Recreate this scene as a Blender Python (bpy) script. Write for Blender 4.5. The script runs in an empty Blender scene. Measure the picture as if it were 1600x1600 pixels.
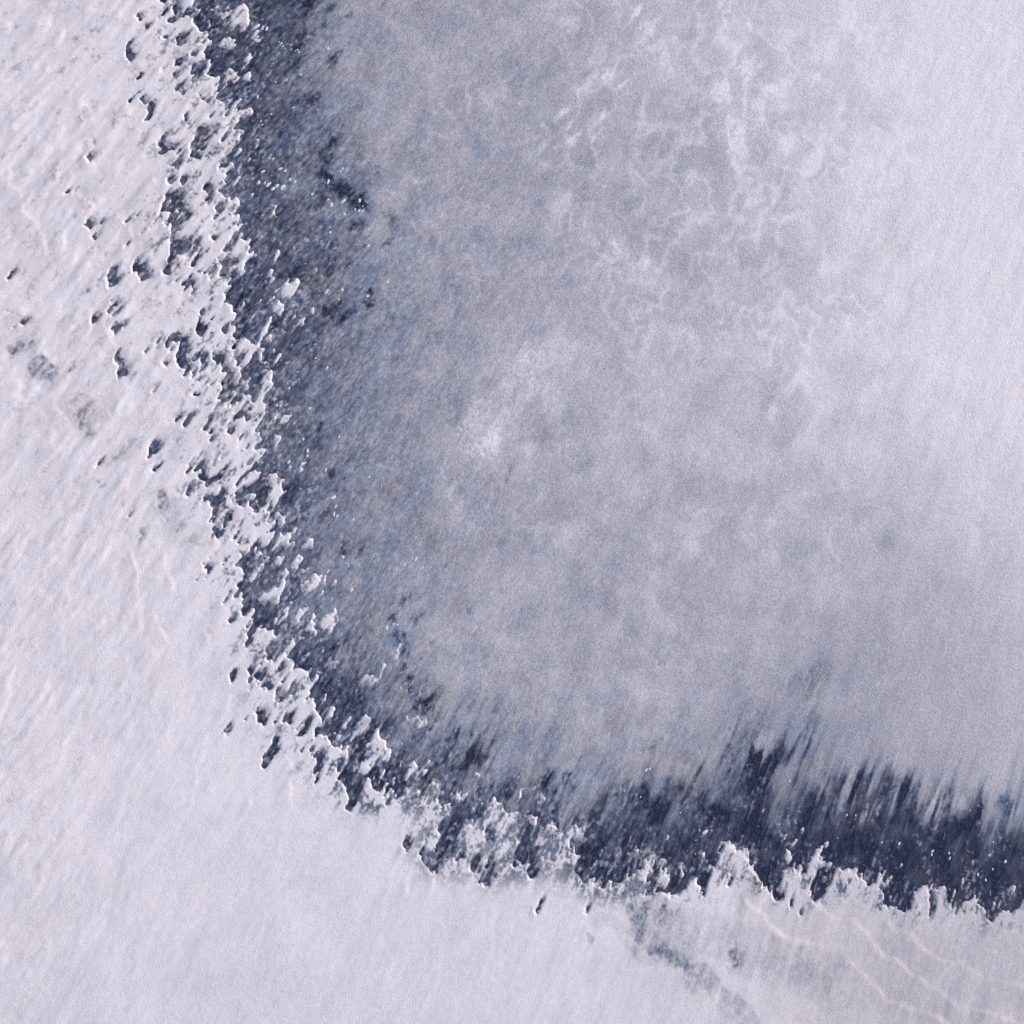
import bpy, math, random
import numpy as np
from math import radians

# ---------------------------------------------------------------- camera, sky, sun, exposure
C = bpy.context.scene
cam_data = bpy.data.cameras.new("camera")
cam = bpy.data.objects.new("camera", cam_data)
C.collection.objects.link(cam)
cam.location = (0, 0, 40)
cam.rotation_euler = (0, 0, 0)              # drone looking straight down
cam_data.sensor_width = 36
cam_data.lens = 90                          # 16 m of ice across the frame
cam_data.clip_end = 2000
C.camera = cam

SUN_EL, SUN_AZ = radians(36), radians(20)   # azimuth counter-clockwise from +x: low light from the right
w = bpy.data.worlds.new("World")
C.world = w
w.use_nodes = True
nt = w.node_tree
sky = nt.nodes.new("ShaderNodeTexSky")
sky.sky_type = 'NISHITA'
sky.sun_disc = False
sky.sun_elevation = SUN_EL
sky.sun_rotation = math.pi / 2 - SUN_AZ
bg = nt.nodes["Background"]
bg.inputs[1].default_value = 0.115
nt.links.new(sky.outputs[0], bg.inputs[0])
sd = bpy.data.lights.new("sun", 'SUN')
sd.energy = 3.15
sd.angle = radians(0.5)
sd.color = (1.0, 0.92, 0.83)
sun = bpy.data.objects.new("sun", sd)
C.collection.objects.link(sun)
sun.rotation_euler = (0, math.pi / 2 - SUN_EL, SUN_AZ)
sun.location = (30, 10, 30)
C.view_settings.view_transform = 'Standard'
C.view_settings.look = 'None'
C.view_settings.gamma = 1
C.view_settings.use_curve_mapping = False
C.view_settings.exposure = 0.0

# ---------------------------------------------------------------- noise helpers
rng = np.random.default_rng(11)
PERM = rng.permutation(4096)
GA = rng.random(4096) * 2 * np.pi
GX, GY = np.cos(GA).astype(np.float32), np.sin(GA).astype(np.float32)

def gnoise(x, y, seed=0):
    xi = np.floor(x).astype(np.int64); yi = np.floor(y).astype(np.int64)
    fx = (x - xi).astype(np.float32); fy = (y - yi).astype(np.float32)
    def g(ix, iy, dx, dy):
        h = PERM[(PERM[(ix + seed * 131) & 4095] + iy + seed * 57) & 4095]
        return GX[h] * dx + GY[h] * dy
    ux = fx * fx * fx * (fx * (fx * 6 - 15) + 10); uy = fy * fy * fy * (fy * (fy * 6 - 15) + 10)
    a = g(xi, yi, fx, fy); b = g(xi + 1, yi, fx - 1, fy)
    c = g(xi, yi + 1, fx, fy - 1); d = g(xi + 1, yi + 1, fx - 1, fy - 1)
    return ((a + (b - a) * ux) * (1 - uy) + (c + (d - c) * ux) * uy) * 1.5

def fbm(x, y, seed=0, n=4, gain=0.5):
    s = 0; a = 1; t = 0
    for i in range(n):
        s = s + a * gnoise(x * 2 ** i + 17.3 * i, y * 2 ** i - 9.1 * i, seed + i); t += a; a *= gain
    return s / t * 1.4

def sstep(a, b, x):
    t = np.clip((x - a) / (b - a), 0, 1); return t * t * (3 - 2 * t)

# ---------------------------------------------------------------- survey grid (centimetres, y down like a map)
STEP = 1.6
LO, HI = -300.0, 1900.0
N = int((HI - LO) / STEP) + 1
ax = LO + STEP * np.arange(N)
PX, PY = np.meshgrid(ax, ax)
# wind blows from upper right to lower left and turns gradually over the lake; u along, v across
ALPHA = np.radians(40 + 0.0115 * PX + 0.0115 * PY)
WX, WY = np.cos(ALPHA), -np.sin(ALPHA)                 # towards the wind, in map pixels
kk = np.radians(0.0115)
zc = PX - 1j * PY
wc = np.exp(-1j * np.radians(40)) * (np.exp((kk - 1j * kk) * zc) - 1) / (kk - 1j * kk)
U, V = wc.real, wc.imag

exec_data = {}
BANK = [(-500,-500),(300,-500),(310,-60),(306,0),(303,8),(296,14),(290,21),(300,27),(301,35),(308,40),(311,51),(323,47),(322,58),(329,66),(322,75),(318,84),(322,92),(330,106),(322,118),(328,122),(343,118),(342,128),(340,137),(332,145),(338,156),(352,157),(364,150),(360,165),(372,180),(374,190),(360,200),(376,204),(375,214),(367,226),(357,241),(345,252),(340,264),(352,262),(362,253),(370,261),(356,268),(353,276),(354,286),(347,294),(344,300),(350,309),(361,313),(373,306),(372,322),(363,340),(377,335),(372,352),(375,362),(362,373),(350,388),(340,405),(343,415),(341,428),(338,436),(358,441),(359,449),(352,462),(350,473),(361,478),(366,490),(364,515),(365,522),(367,533),(380,530),(391,536),(397,540),(402,525),(410,510),(418,495),(427,501),(420,518),(408,530),(403,546),(394,558),(386,570),(376,590),(368,605),(368,618),(385,618),(398,608),(405,600),(410,580),(418,573),(424,590),(425,601),(416,616),(411,630),(417,640),(410,655),(398,668),(392,678),(404,676),(412,680),(408,690),(396,702),(412,703),(410,714),(402,722),(400,732),(408,738),(402,750),(390,760),(385,762),(376,768),(368,790),(385,783),(394,797),(404,786),(412,790),(418,805),(419,820),(430,815),(422,830),(405,848),(395,848),(388,867),(374,872),(377,890),(378,908),(370,920),(380,920),(382,938),(378,962),(392,953),(401,948),(397,968),(390,990),(402,982),(412,982),(432,984),(424,1000),(416,1018),(424,1036),(440,1022),(452,1005),(460,998),(461,1004),(455,1018),(453,1030),(458,1042),(470,1045),(482,1047),(484,1060),(480,1078),(478,1092),(491,1090),(494,1106),(494,1126),(490,1152),(502,1148),(512,1152),(516,1164),(529,1168),(532,1180),(527,1200),(530,1217),(542,1230),(544,1248),(540,1263),(546,1272),(556,1258),(566,1236),(572,1218),(579,1211),(580,1226),(586,1239),(596,1244),(602,1255),(613,1262),(620,1250),(632,1233),(646,1226),(657,1240),(650,1255),(662,1240),(672,1222),(682,1225),(690,1237),(686,1250),(690,1260),(700,1256),(708,1263),(706,1278),(722,1290),(730,1272),(739,1259),(745,1262),(742,1276),(735,1292),(750,1275),(762,1253),(772,1245),(783,1256),(795,1270),(808,1270),(811,1286),(810,1302),(803,1325),(801,1357),(815,1350),(822,1353),(824,1370),(835,1372),(842,1362),(838,1330),(842,1305),(848,1295),(859,1286),(861,1297),(872,1300),(882,1290),(893,1288),(907,1290),(916,1301),(910,1312),(896,1318),(900,1345),(895,1362),(908,1372),(918,1378),(932,1378),(936,1384),(950,1387),(955,1393),(963,1384),(976,1371),(986,1367),(993,1365),(1002,1358),(1012,1344),(1020,1334),(1022,1350),(1009,1374),(1004,1394),(1014,1400),(1032,1395),(1050,1397),(1060,1402),(1072,1382),(1086,1375),(1092,1386),(1093,1402),(1099,1400),(1104,1380),(1112,1362),(1121,1340),(1126,1320),(1136,1313),(1146,1325),(1158,1331),(1168,1325),(1171,1350),(1179,1363),(1186,1379),(1196,1386),(1204,1391),(1208,1402),(1220,1412),(1215,1385),(1222,1366),(1230,1354),(1242,1360),(1246,1368),(1250,1362),(1257,1367),(1261,1352),(1268,1335),(1276,1326),(1282,1334),(1281,1352),(1273,1368),(1265,1385),(1262,1405),(1270,1408),(1282,1412),(1285,1398),(1296,1385),(1300,1366),(1309,1357),(1316,1362),(1326,1360),(1338,1357),(1338,1374),(1350,1376),(1360,1385),(1371,1384),(1379,1393),(1383,1402),(1382,1416),(1394,1414),(1404,1420),(1420,1424),(1422,1408),(1429,1393),(1440,1382),(1448,1388),(1456,1402),(1460,1390),(1468,1383),(1474,1390),(1479,1402),(1477,1413),(1486,1412),(1496,1430),(1501,1414),(1516,1406),(1526,1402),(1528,1413),(1538,1418),(1541,1436),(1548,1438),(1562,1430),(1571,1420),(1580,1424),(1591,1419),(1602,1404),(1640,1412),(1760,1435),(2100,1450),(2100,2100),(-500,2100)]

# openings in the bank: D bare ice, T only a dusting of snow left, S snow standing inside an opening
PATCHES = """
D 210 27 214 24 222 26 220 31 213 33
T 222 42 230 35 234 44 226 49
T 111 58 118 56 124 62 114 66
T 17 42 22 36 26 42 19 47
T 141 48 150 43 157 46 150 51
T 107 96 115 92 118 94 110 100
T 92 112 100 108 100 116 93 118
T 87 172 92 170 93 180 88 178
T 141 212 150 217 152 226 142 220
T 172 190 178 188 178 198 174 198
D 196 68 203 64 202 78 210 90 203 96 197 90 197 80
D 212 120 220 116 226 116 216 124 212 125
D 200 157 208 151 217 145 214 151 206 160 201 163
D 217 150 222 147 226 158 232 162 242 160 238 168 236 178 235 188 225 190 231 178 228 172 222 160
T 214 232 222 215 232 206 232 214 226 226 222 236
D 245 235 248 218 255 205 258 215 254 228 264 230 278 228 272 236 252 242
T 225 88 240 86 238 92 228 94
D 246 53 252 50 260 58 268 52 262 60 254 62 248 58
D 266 2 275 8 280 15 284 22 290 23 283 27 275 25 271 20
D 293 20 300 17 302 24 296 26
D 261 28 272 27 274 34 268 38 263 33
D 272 75 282 62 290 53 289 62 287 70 277 72
T 270 76 285 80 293 92 305 80 308 85 300 95 312 100 318 112 312 120 303 112 297 105 292 95 280 100 272 100
D 297 85 305 78 308 83 300 90
D 272 97 280 94 286 98 282 104 273 103
D 267 115 277 117 276 124 268 122
T 245 125 255 122 262 126 250 130
D 272 137 283 132 288 138 291 146 285 152 281 146 280 140 273 141
D 297 105 305 97 318 95 322 105 312 112 314 120 306 118 296 112
D 305 143 315 150 325 152 330 156 322 161 316 156 308 148
T 249 165 256 156 258 160 252 168
D 287 183 290 176 293 180 292 189 288 190
T 329 200 335 196 344 200 338 203
D 297 235 301 220 306 205 312 198 322 202 330 212 330 218 322 220 312 222 322 225 318 240 310 250 303 248 297 240
T 325 225 335 224 345 230 338 242 328 236
D 345 215 355 205 360 203 355 212 348 222
D 260 255 268 258 278 248 284 240 282 252 276 265 268 262
D 262 280 270 275 273 285 267 292 262 288
D 247 335 253 320 258 305 265 298 275 298 283 305 284 318 292 325 297 333 292 340 288 345 278 352 272 362 266 375 264 370 270 355 268 350 258 355 256 346 264 340 262 330 252 332
T 284 300 292 315 300 330 308 338 300 345 292 335 286 318
S 260 318 268 308 268 316 262 325
S 264 335 275 326 284 326 280 332 270 335
S 262 350 268 344 269 350 264 352
D 233 350 232 358 243 350 243 347 236 353
T 226 348 232 346 234 352
T 200 342 208 338 213 342 204 350
T 236 318 244 312 246 316 238 320
D 316 290 325 287 333 288 331 300 329 310 327 320 325 318 327 303 322 300 316 296
D 335 322 345 322 347 332 350 336 342 335 336 328
D 327 370 335 366 340 374 332 377
D 270 378 275 375 285 378 298 375 308 380 310 392 306 395 316 398 312 408 304 418 300 412 302 404 290 402 278 398 272 402 268 408 262 408 266 396
D 253 425 256 415 262 410 265 418 262 428 258 440 256 432
D 206 425 212 418 224 415 232 422 238 430 234 437 222 442 220 434 214 428
T 220 410 240 415 243 430 236 438
T 256 436 262 432 266 440 262 446
D 266 445 274 440 276 443 268 447
D 280 450 285 442 292 436 304 428 302 432 294 440 286 448
D 295 455 300 447 306 440 304 452 298 459
D 311 430 320 424 325 420 324 428 316 430
D 339 265 345 252 352 245 357 244 350 256 343 265
D 340 406 345 400 355 402 362 408 358 420 352 428 344 432 343 415
D 305 512 308 500 313 484 320 480 318 490 310 500 312 508 318 505 323 512 318 520 312 528 316 531 311 525 307 522
T 325 498 330 494 328 500 336 503 342 498 344 502 340 506
D 345 512 350 506 356 510 360 508 355 518 350 523 346 518
D 256 545 260 532 266 522 276 520 282 530 284 542 290 550 288 560 295 568 302 580 308 592 312 596 317 588 312 600 306 596 298 588 290 592 285 588 290 576 280 570 274 558 280 545 282 538 272 535 265 530 262 542 268 550 260 549
T 240 548 248 540 256 535 258 542 250 546
D 225 553 230 545 228 542 226 548
D 251 566 256 560 262 568 256 572
D 330 560 333 552 338 550 344 560 350 572 356 582 362 586 366 592 362 605 368 615 360 620 350 612 345 607 342 600 348 595 352 585 343 572 335 570 333 566
D 310 580 320 568 330 558 320 574 312 582
D 301 613 306 618 312 620 320 608 316 618 309 624 302 619
D 327 602 334 598 330 604
T 236 605 243 598 248 600 242 608 236 608
T 200 582 206 590 204 596 200 594
D 200 538 210 530 204 535
D 360 545 366 530 372 535 366 545
D 358 565 365 555 368 550 364 562
D 370 560 378 548 385 550 378 562 372 575 366 572
D 375 575 390 570 400 600 395 620 385 615 372 625 368 618 378 600 385 590
S 370 600 378 594 386 598 384 606 378 612
D 326 650 332 637 345 628 356 618 364 612 372 614 360 624 348 632 336 640 332 652 325 663 318 668 320 662
D 270 657 273 650 279 648 282 652 274 659
D 288 665 290 655 296 648 304 642 307 650 300 652 294 660 291 669
D 352 665 358 658 366 650 372 645 385 642 390 655 386 660 380 652 372 660 362 660 358 668 364 675 360 682 353 680
D 372 688 378 680 385 682 378 690
D 229 710 232 702 240 692 254 694 248 702 242 710 236 712 232 718
D 237 740 240 732 250 722 244 734 239 742
T 243 778 248 766 260 770 262 785 256 805 258 815 251 810 248 798
D 288 738 292 730 300 732 306 722 312 712 318 716 322 728 316 735 318 748 324 756 336 745 342 738 350 745 345 750 332 755 325 762 318 758 310 745 300 750 298 742 290 738
D 342 706 350 705 352 712 346 716
D 293 760 299 758 298 770 288 778 292 770
D 312 788 318 775 326 775 334 782 340 772 346 762 352 768 344 782 342 795 338 810 334 820 331 812 334 796 325 790 318 785
D 336 835 342 828 348 830 346 838 341 843
D 355 800 362 803 358 815 350 825 348 830 352 818
T 274 830 280 822 285 812 286 822 280 834
D 365 790 368 772 375 765 385 760 395 765 402 758 410 748 416 752 415 765 410 780 408 790 398 800 393 798 392 790 385 782 375 795 370 790
D 372 750 380 742 390 738 380 750 370 758
S 378 778 384 772 388 778 384 788 378 786
T 214 830 235 825 228 840 216 845
D 146 733 152 725 160 722 158 728 150 735
T 160 725 185 708 200 690 208 690 195 710 175 722
T 150 755 157 747 168 746 167 755 158 764
T 113 655 120 640 145 625 150 640 135 665 148 680 140 692 132 680
T 188 790 192 782 194 790 191 796
D 192 815 196 805 203 804 204 810 198 818
D 2 432 10 428 20 426 10 438 3 438
D 165 430 172 424 176 416 182 410 178 425 186 440 178 448 172 450 170 440
T 133 455 142 448 145 452 136 458
D 20 506 30 503 42 502 38 508 25 512
D 137 500 145 492 153 498 148 506 140 508
D 167 484 175 478 186 478 186 488 178 495 170 490
D 168 512 175 510 185 508 195 500 198 505 192 515 190 522 180 528 176 520
D 171 538 176 534 174 540
D 199 538 208 532 204 538
D 177 560 182 552 188 548 184 560 190 570 198 580 200 588 190 590 183 588 182 575 177 572
T 205 588 215 580 218 578 210 590
T 106 578 112 570 122 566 118 575 108 582
T 42 570 48 560 70 555 85 570 90 585 78 600 65 598 60 585 48 590
T 10 545 25 535 50 530 55 540 35 552 15 555
D 101 301 105 296 110 295 106 301 102 302
D 116 297 120 294 119 298
T 136 313 140 308 144 313 138 318
D 132 352 138 345 146 352 140 358 134 356
D 148 348 154 344 162 346 155 350
D 141 375 148 368 152 370 146 378
D 197 346 203 340 212 338 207 346 202 352
D 133 247 137 240 143 245 139 256
D 364 880 374 872 388 866 396 848 403 846 405 860 414 867 422 861 440 855 452 852 462 864 456 872 450 880 448 890 466 870 470 890 480 888 500 880 512 890 505 900 500 930 530 935 525 950 500 945 490 960 475 975 460 978 450 985 480 1000 510 1020 520 1040 500 1050 480 1040 460 1020 445 1000 425 985 405 975 398 968 400 955 398 948 385 940 380 925 378 910 378 890 372 884
S 395 895 402 885 410 877 416 869 417 878 410 890 400 905 392 915 390 905
S 428 885 430 870 438 861 443 872 440 882 434 892
S 430 915 436 898 444 886 449 890 444 905 443 925 440 940 428 948 415 940 400 945 395 940 405 930 418 925 425 920
T 412 905 418 890 418 905 415 920 408 925
S 452 905 453 885 458 872 466 862 467 875 464 890 458 902
S 468 925 474 905 485 905 495 893 494 900 504 900 502 910 495 920 480 930 472 935
S 497 935 498 925 508 917 510 922 505 935 500 940
S 440 955 448 945 454 950 452 960 446 968
S 455 972 462 958 472 948 485 945 478 958 468 972 458 982
S 470 985 480 972 490 958 493 965 488 980 484 995 478 990
S 505 965 512 955 525 950 530 965 528 975 520 982 512 1000 505 1000 508 985 500 975
S 530 990 540 980 536 990 532 995
S 388 995 395 985 405 978 415 982 420 995 410 1010 402 1020
S 430 1040 440 1020 450 1005 458 998 461 1003 455 1015 448 1030 440 1045
S 418 985 428 988 432 985 425 1000 415 1018 410 1015 415 1000
D 412 1022 416 1012 425 1005 435 1003 440 1015 432 1028 422 1037 416 1030
D 372 850 378 838 374 850
T 330 870 335 862 345 862 340 872
D 318 904 330 885 336 880 325 898
D 338 888 345 880 354 876 350 882 342 885
D 348 942 353 935 358 932 352 943
D 363 935 370 925 378 918 376 926 370 935
D 377 960 380 950 388 945 391 950 382 958 382 968
D 387 995 395 983 402 978 400 985 392 995
D 303 911 306 908 304 913
S 405 850 412 838 425 832 430 830 428 842 418 855 412 862
S 428 850 440 840 450 832 455 845 462 850 455 858 440 855 425 860
S 455 838 460 828 464 825 463 835 458 840
S 434 835 440 828 437 836
S 470 820 476 815 472 824
S 478 828 486 818 487 828 480 833
S 466 850 475 845 482 835 488 845 492 860 480 860 470 862
D 358 1065 362 1050 370 1046 368 1058 362 1070
D 383 1050 390 1043 396 1048 404 1055 410 1050 412 1058 404 1068 406 1073 414 1065 420 1070 424 1076 418 1080 410 1074 402 1070 396 1058 388 1052
D 385 1070 390 1060 394 1056 390 1066
D 430 1083 434 1075 440 1078 446 1088 442 1093 434 1092
D 450 1080 455 1070 466 1066 470 1072 462 1082 455 1085
T 432 1060 436 1042 445 1035 452 1038 446 1048 438 1058
D 401 1112 405 1106 410 1112 408 1120
D 346 1150 352 1138 358 1132 361 1140 355 1148 348 1152
D 378 1142 382 1134 383 1140
D 438 1128 443 1118 450 1120 458 1116 462 1122 455 1130 446 1132
D 458 1150 463 1142 472 1132 482 1122 488 1126 482 1138 475 1148 465 1152
D 407 1200 408 1190 414 1178 422 1168 425 1155 432 1150 435 1160 430 1168 432 1178 425 1180 422 1190 415 1200 411 1204
T 370 1185 375 1180 375 1188
T 460 1205 466 1200 465 1208
T 548 1150 555 1130 570 1123 578 1125 575 1140 560 1155
S 568 1190 575 1165 582 1148 588 1139 595 1150 605 1165 610 1178 605 1192 600 1195 590 1190 580 1195 572 1208 565 1215 555 1210 552 1195
S 690 1262 698 1255 708 1262 705 1275 695 1285 688 1280
S 623 1172 628 1168 630 1174 625 1178
S 635 1195 645 1190 654 1198 650 1208 642 1205
S 658 1172 664 1165 662 1175
S 660 1200 668 1190 673 1185 673 1195 668 1205 660 1215 650 1222 645 1215
S 606 1228 612 1215 618 1212 616 1222 610 1230
S 668 1140 672 1135 670 1150 667 1158 665 1150
S 706 1245 712 1235 715 1235 712 1245
T 635 1130 650 1120 665 1125 670 1135 655 1140 640 1140
T 555 1060 575 1055 590 1060 580 1078 560 1075
S 585 1070 590 1055 595 1035 600 1040 598 1055 590 1070
S 625 1030 630 1022 633 1025 628 1035
S 515 1045 522 1035 526 1032 523 1042 518 1050
T 600 1030 612 1018 628 1018 622 1034 608 1040
D 628 1325 632 1312 640 1305 638 1315 645 1322 640 1326 630 1328
T 650 1300 658 1290 662 1290 656 1302
D 677 1305 685 1292 690 1285 700 1282 705 1275 712 1265 722 1270 728 1262 724 1280 718 1300 712 1318 708 1330 700 1340 692 1342 688 1355 682 1365 676 1362 665 1358 658 1352 657 1335 660 1320 662 1335 668 1345 672 1342 676 1330 684 1322 690 1310 688 1298 680 1300
S 690 1325 697 1322 695 1332 690 1334
D 708 1348 712 1340 722 1334 725 1336 718 1344 710 1350
D 733 1362 735 1350 740 1340 745 1338 748 1348 752 1358 745 1365 738 1368
D 748 1372 755 1362 762 1350 765 1340 772 1345 768 1360 772 1368 768 1378 762 1388 755 1382
D 757 1310 760 1295 764 1290 768 1300 772 1312 765 1318 760 1315
D 735 1290 745 1275 755 1262 758 1258 752 1270 742 1285 737 1290
T 765 1275 780 1268 790 1275 785 1285 775 1280
D 838 1425 843 1408 848 1402 846 1412 838 1430
T 812 1425 818 1415 815 1428
T 825 1425 830 1415 828 1428
D 890 1315 896 1312 898 1322 892 1325
D 896 1365 902 1350 908 1342 918 1340 922 1350 915 1358 922 1368 918 1375 908 1372 905 1362 898 1366
S 920 1358 930 1345 935 1340 936 1352 928 1365
S 934 1340 938 1328 942 1327 942 1340 937 1345
S 945 1368 955 1352 962 1345 964 1352 955 1365 945 1375
S 955 1335 962 1322 970 1322 972 1335 965 1340
S 978 1335 985 1328 993 1328 995 1340 988 1348 980 1345
S 977 1320 985 1300 987 1305 984 1318
D 935 1382 945 1378 955 1372 965 1362 980 1360 990 1352 1000 1352 998 1362 990 1368 975 1368 965 1378 958 1385 955 1393 951 1388 948 1385
D 1005 1398 1010 1388 1018 1370 1025 1360 1030 1350 1028 1375 1022 1395 1014 1400
S 1020 1378 1030 1362 1040 1358 1042 1375 1038 1388 1025 1390
D 1040 1390 1045 1378 1050 1370 1055 1385 1052 1395
S 835 1265 838 1250 845 1240 852 1245 848 1258 840 1268
D 913 1423 917 1415 922 1420 920 1428 914 1428
T 975 1418 985 1410 990 1425 985 1440 980 1425
D 1137 1382 1140 1370 1136 1365 1143 1375 1140 1383
S 1091 1342 1096 1335 1098 1328 1101 1332 1100 1340 1104 1345 1097 1343
S 1110 1295 1113 1290 1116 1298 1112 1299
S 1039 1315 1044 1303 1045 1310 1041 1318
S 1049 1310 1053 1305 1055 1314
S 1044 1292 1050 1288 1049 1296
S 1175 1345 1182 1342 1182 1352 1178 1355
S 1197 1316 1200 1308 1201 1314 1199 1318
S 1030 1350 1033 1338 1036 1342 1033 1352
S 1220 1345 1225 1335 1233 1330 1238 1340 1235 1350 1225 1352
S 1236 1323 1245 1313 1242 1322 1238 1325
S 1252 1305 1258 1295 1256 1305
S 1286 1315 1292 1309 1295 1320 1292 1332 1288 1322
S 1307 1310 1310 1303 1311 1312
S 1287 1358 1292 1350 1300 1348 1298 1360 1292 1364
D 1230 1415 1232 1407 1238 1407 1236 1418 1233 1421
D 1250 1430 1248 1422 1255 1428
D 1275 1415 1280 1412 1279 1418
T 1304 1400 1308 1390 1318 1382 1320 1388 1312 1397
D 1218 1405 1222 1395 1222 1408
S 1374 1375 1378 1365 1382 1363 1382 1375 1378 1382
S 1384 1395 1386 1380 1388 1378 1388 1390
S 1390 1332 1394 1330 1396 1342 1390 1342
S 1353 1292 1356 1290 1357 1296 1354 1297
D 1452 1402 1457 1405 1457 1430 1455 1434
S 1497 1378 1503 1373 1506 1385 1512 1395 1510 1402 1500 1395
S 1572 1400 1578 1390 1588 1380 1585 1395 1578 1405
S 1545 1412 1558 1408 1555 1418
D 1522 1432 1526 1428 1524 1435
T 1136 1500 1140 1485 1150 1478 1160 1490 1158 1508 1150 1516 1140 1510
T 916 1468 920 1460 924 1472 918 1478
T 985 1425 1000 1412 1016 1406 1010 1440 1003 1468 990 1472
T 1000 1480 1030 1474 1070 1498 1062 1512 1010 1492
T 1030 1420 1040 1405 1046 1425 1036 1450 1028 1440
S 360 18 372 8 385 14 392 28 388 40 378 52 372 42 360 44 350 36 340 32 336 20
S 372 12 380 5 388 10 386 20 378 24
S 341 72 348 60 358 58 362 70 370 72 365 80 358 82 352 88 344 80
S 390 45 398 38 407 34 402 44 394 50
S 395 62 402 54 411 54 405 62 398 64
S 322 3 330 0 326 8 322 8
S 348 2 352 0 352 5
S 300 14 308 10 308 20 302 20
S 352 112 360 106 372 112 368 122 362 134 356 126 350 118
S 376 98 384 86 390 84 388 98 380 104
S 376 116 388 112 396 120 388 128 378 124
S 377 178 385 170 395 168 394 178 384 184
S 394 76 402 72 398 80
S 392 228 398 218 404 218 404 228 398 236
S 363 245 372 230 378 232 374 242 366 250
S 382 252 388 242 391 246 388 254
S 366 270 374 258 377 262 374 272 367 277
S 390 322 398 312 402 308 400 318 393 328
S 406 342 414 330 420 320 431 318 430 330 424 342 416 345
S 380 350 388 342 391 346 384 356
S 402 376 410 364 415 362 410 374 403 380
S 352 405 362 385 376 374 385 380 390 395 398 400 385 408 378 425 375 440 380 455 372 462 374 440 368 425 372 410 362 402
S 422 415 428 400 436 388 437 394 433 408 427 417
S 414 430 420 422 428 424 424 432 416 438
S 448 398 456 384 463 380 460 390 452 400
S 482 432 488 422 495 415 494 426 488 434
S 493 465 498 456 504 452 500 462 495 467
S 503 464 508 454 514 450 510 462 504 468
S 437 452 445 438 452 430 450 442 458 436 466 438 466 446 460 458 454 472 448 468 442 464 434 462
S 424 480 432 470 438 462 441 470 446 485 444 492 438 495 432 488 424 488
S 368 488 374 478 380 472 381 480 376 488 370 490
S 412 530 418 524 424 528 424 536 416 540 411 536
S 400 552 406 542 410 545 408 554 402 560
S 479 488 486 476 492 482 490 492 484 496
S 504 580 510 570 515 568 514 576 508 584
S 449 597 455 588 460 586 458 594 452 600
S 513 622 518 614 521 616 517 624 512 630
S 421 628 428 618 432 624 428 632
S 437 664 440 650 446 646 455 648 452 656 446 664 440 668
S 425 686 430 674 440 680 442 688 434 692 428 690
S 415 760 418 745 424 735 430 740 436 750 440 760 444 768 452 760 448 770 438 780 430 790 426 800 420 790 412 780
S 474 735 468 730 472 738
S 464 742 468 728 473 732 470 742
S 530 718 534 710 535 716 530 722
S 500 250 505 248 503 254
"""

def inside(poly, X, Y):
    r = np.zeros(X.shape, bool)
    n = len(poly)
    for i in range(n):
        x0, y0 = poly[i]; x1, y1 = poly[(i + 1) % n]
        if y0 == y1: continue
        c = (Y >= min(y0, y1)) & (Y < max(y0, y1))
        r ^= c & (X < (x1 - x0) * (Y - y0) / (y1 - y0) + x0)
    return r

# frayed edges: read the survey through a small fractal displacement
FR = 2.2 * fbm(U / 16, V / 9, 3, 3) * 2
FING = 7 * fbm(U / 70, V / 9, 191, 3) * sstep(250, 500, PY + 0.3 * PX)
QX = PX + FING * WX + FR * 1.0 + 2.0 * gnoise(PX / 7, PY / 7, 41)
QY = PY + FING * WY + 2.2 * fbm(U / 14, V / 9, 8, 3) * 2 + 2.0 * gnoise(PX / 7, PY / 7, 43)

M = inside(BANK, QX, QY)                    # snow present
DUST = np.zeros(M.shape, np.float32)        # 1 where only a dusting is left
for line in PATCHES.strip().splitlines():
    f = line.split(); k = f[0]; v = [float(a) for a in f[1:]]
    poly = list(zip(v[0::2], v[1::2]))
    xs = [p[0] for p in poly]; ys = [p[1] for p in poly]
    i0, i1 = int((min(ys) - 14 - LO) / STEP), int((max(ys) + 14 - LO) / STEP) + 1
    j0, j1 = int((min(xs) - 14 - LO) / STEP), int((max(xs) + 14 - LO) / STEP) + 1
    s = (slice(max(i0, 0), i1), slice(max(j0, 0), j1))
    m = inside(poly, QX[s], QY[s])
    if k == 'S':
        M[s] |= m; DUST[s][m] = 0
    elif k == 'D':
        M[s] &= ~m
    else:
        M[s] |= m; DUST[s][m] = 1

def blur(a, n=1):
    a = a.astype(np.float32)
    for _ in range(n):
        p = np.pad(a, 1, mode='edge')
        a = (p[:-2, 1:-1] + 2 * p[1:-1, 1:-1] + p[2:, 1:-1]) / 4
        p = np.pad(a, 1, mode='edge')
        a = (p[1:-1, :-2] + 2 * p[1:-1, 1:-1] + p[1:-1, 2:]) / 4
    return a

def wide(a, rad, times=2):
    r = int(round(rad / STEP)); a = a.astype(np.float64)
    for _ in range(times):
        for axis in (0, 1):
            pw = [(0, 0), (0, 0)]; pw[axis] = (r + 1, r)
            c = np.cumsum(np.pad(a, pw, mode='edge'), axis=axis)
            a = (np.take(c, np.arange(2 * r + 1, c.shape[axis]), axis) - np.take(c, np.arange(0, c.shape[axis] - 2 * r - 1), axis)) / (2 * r + 1)
    return a.astype(np.float32)

II, JJ = np.meshgrid(np.arange(N), np.arange(N), indexing='ij')
def shift(a, d):                            # value of a at d map pixels towards the wind
    i = np.clip(np.rint(II + d * WY / STEP).astype(np.int32), 0, N - 1)
    j = np.clip(np.rint(JJ + d * WX / STEP).astype(np.int32), 0, N - 1)
    return a[i, j]

wob = (9 * fbm(PX / 45, PY / 45, 225, 3), 9 * fbm(PX / 45, PY / 45, 229, 3))
NEAR = wide(M, 34)                          # how much bank lies close by
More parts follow.
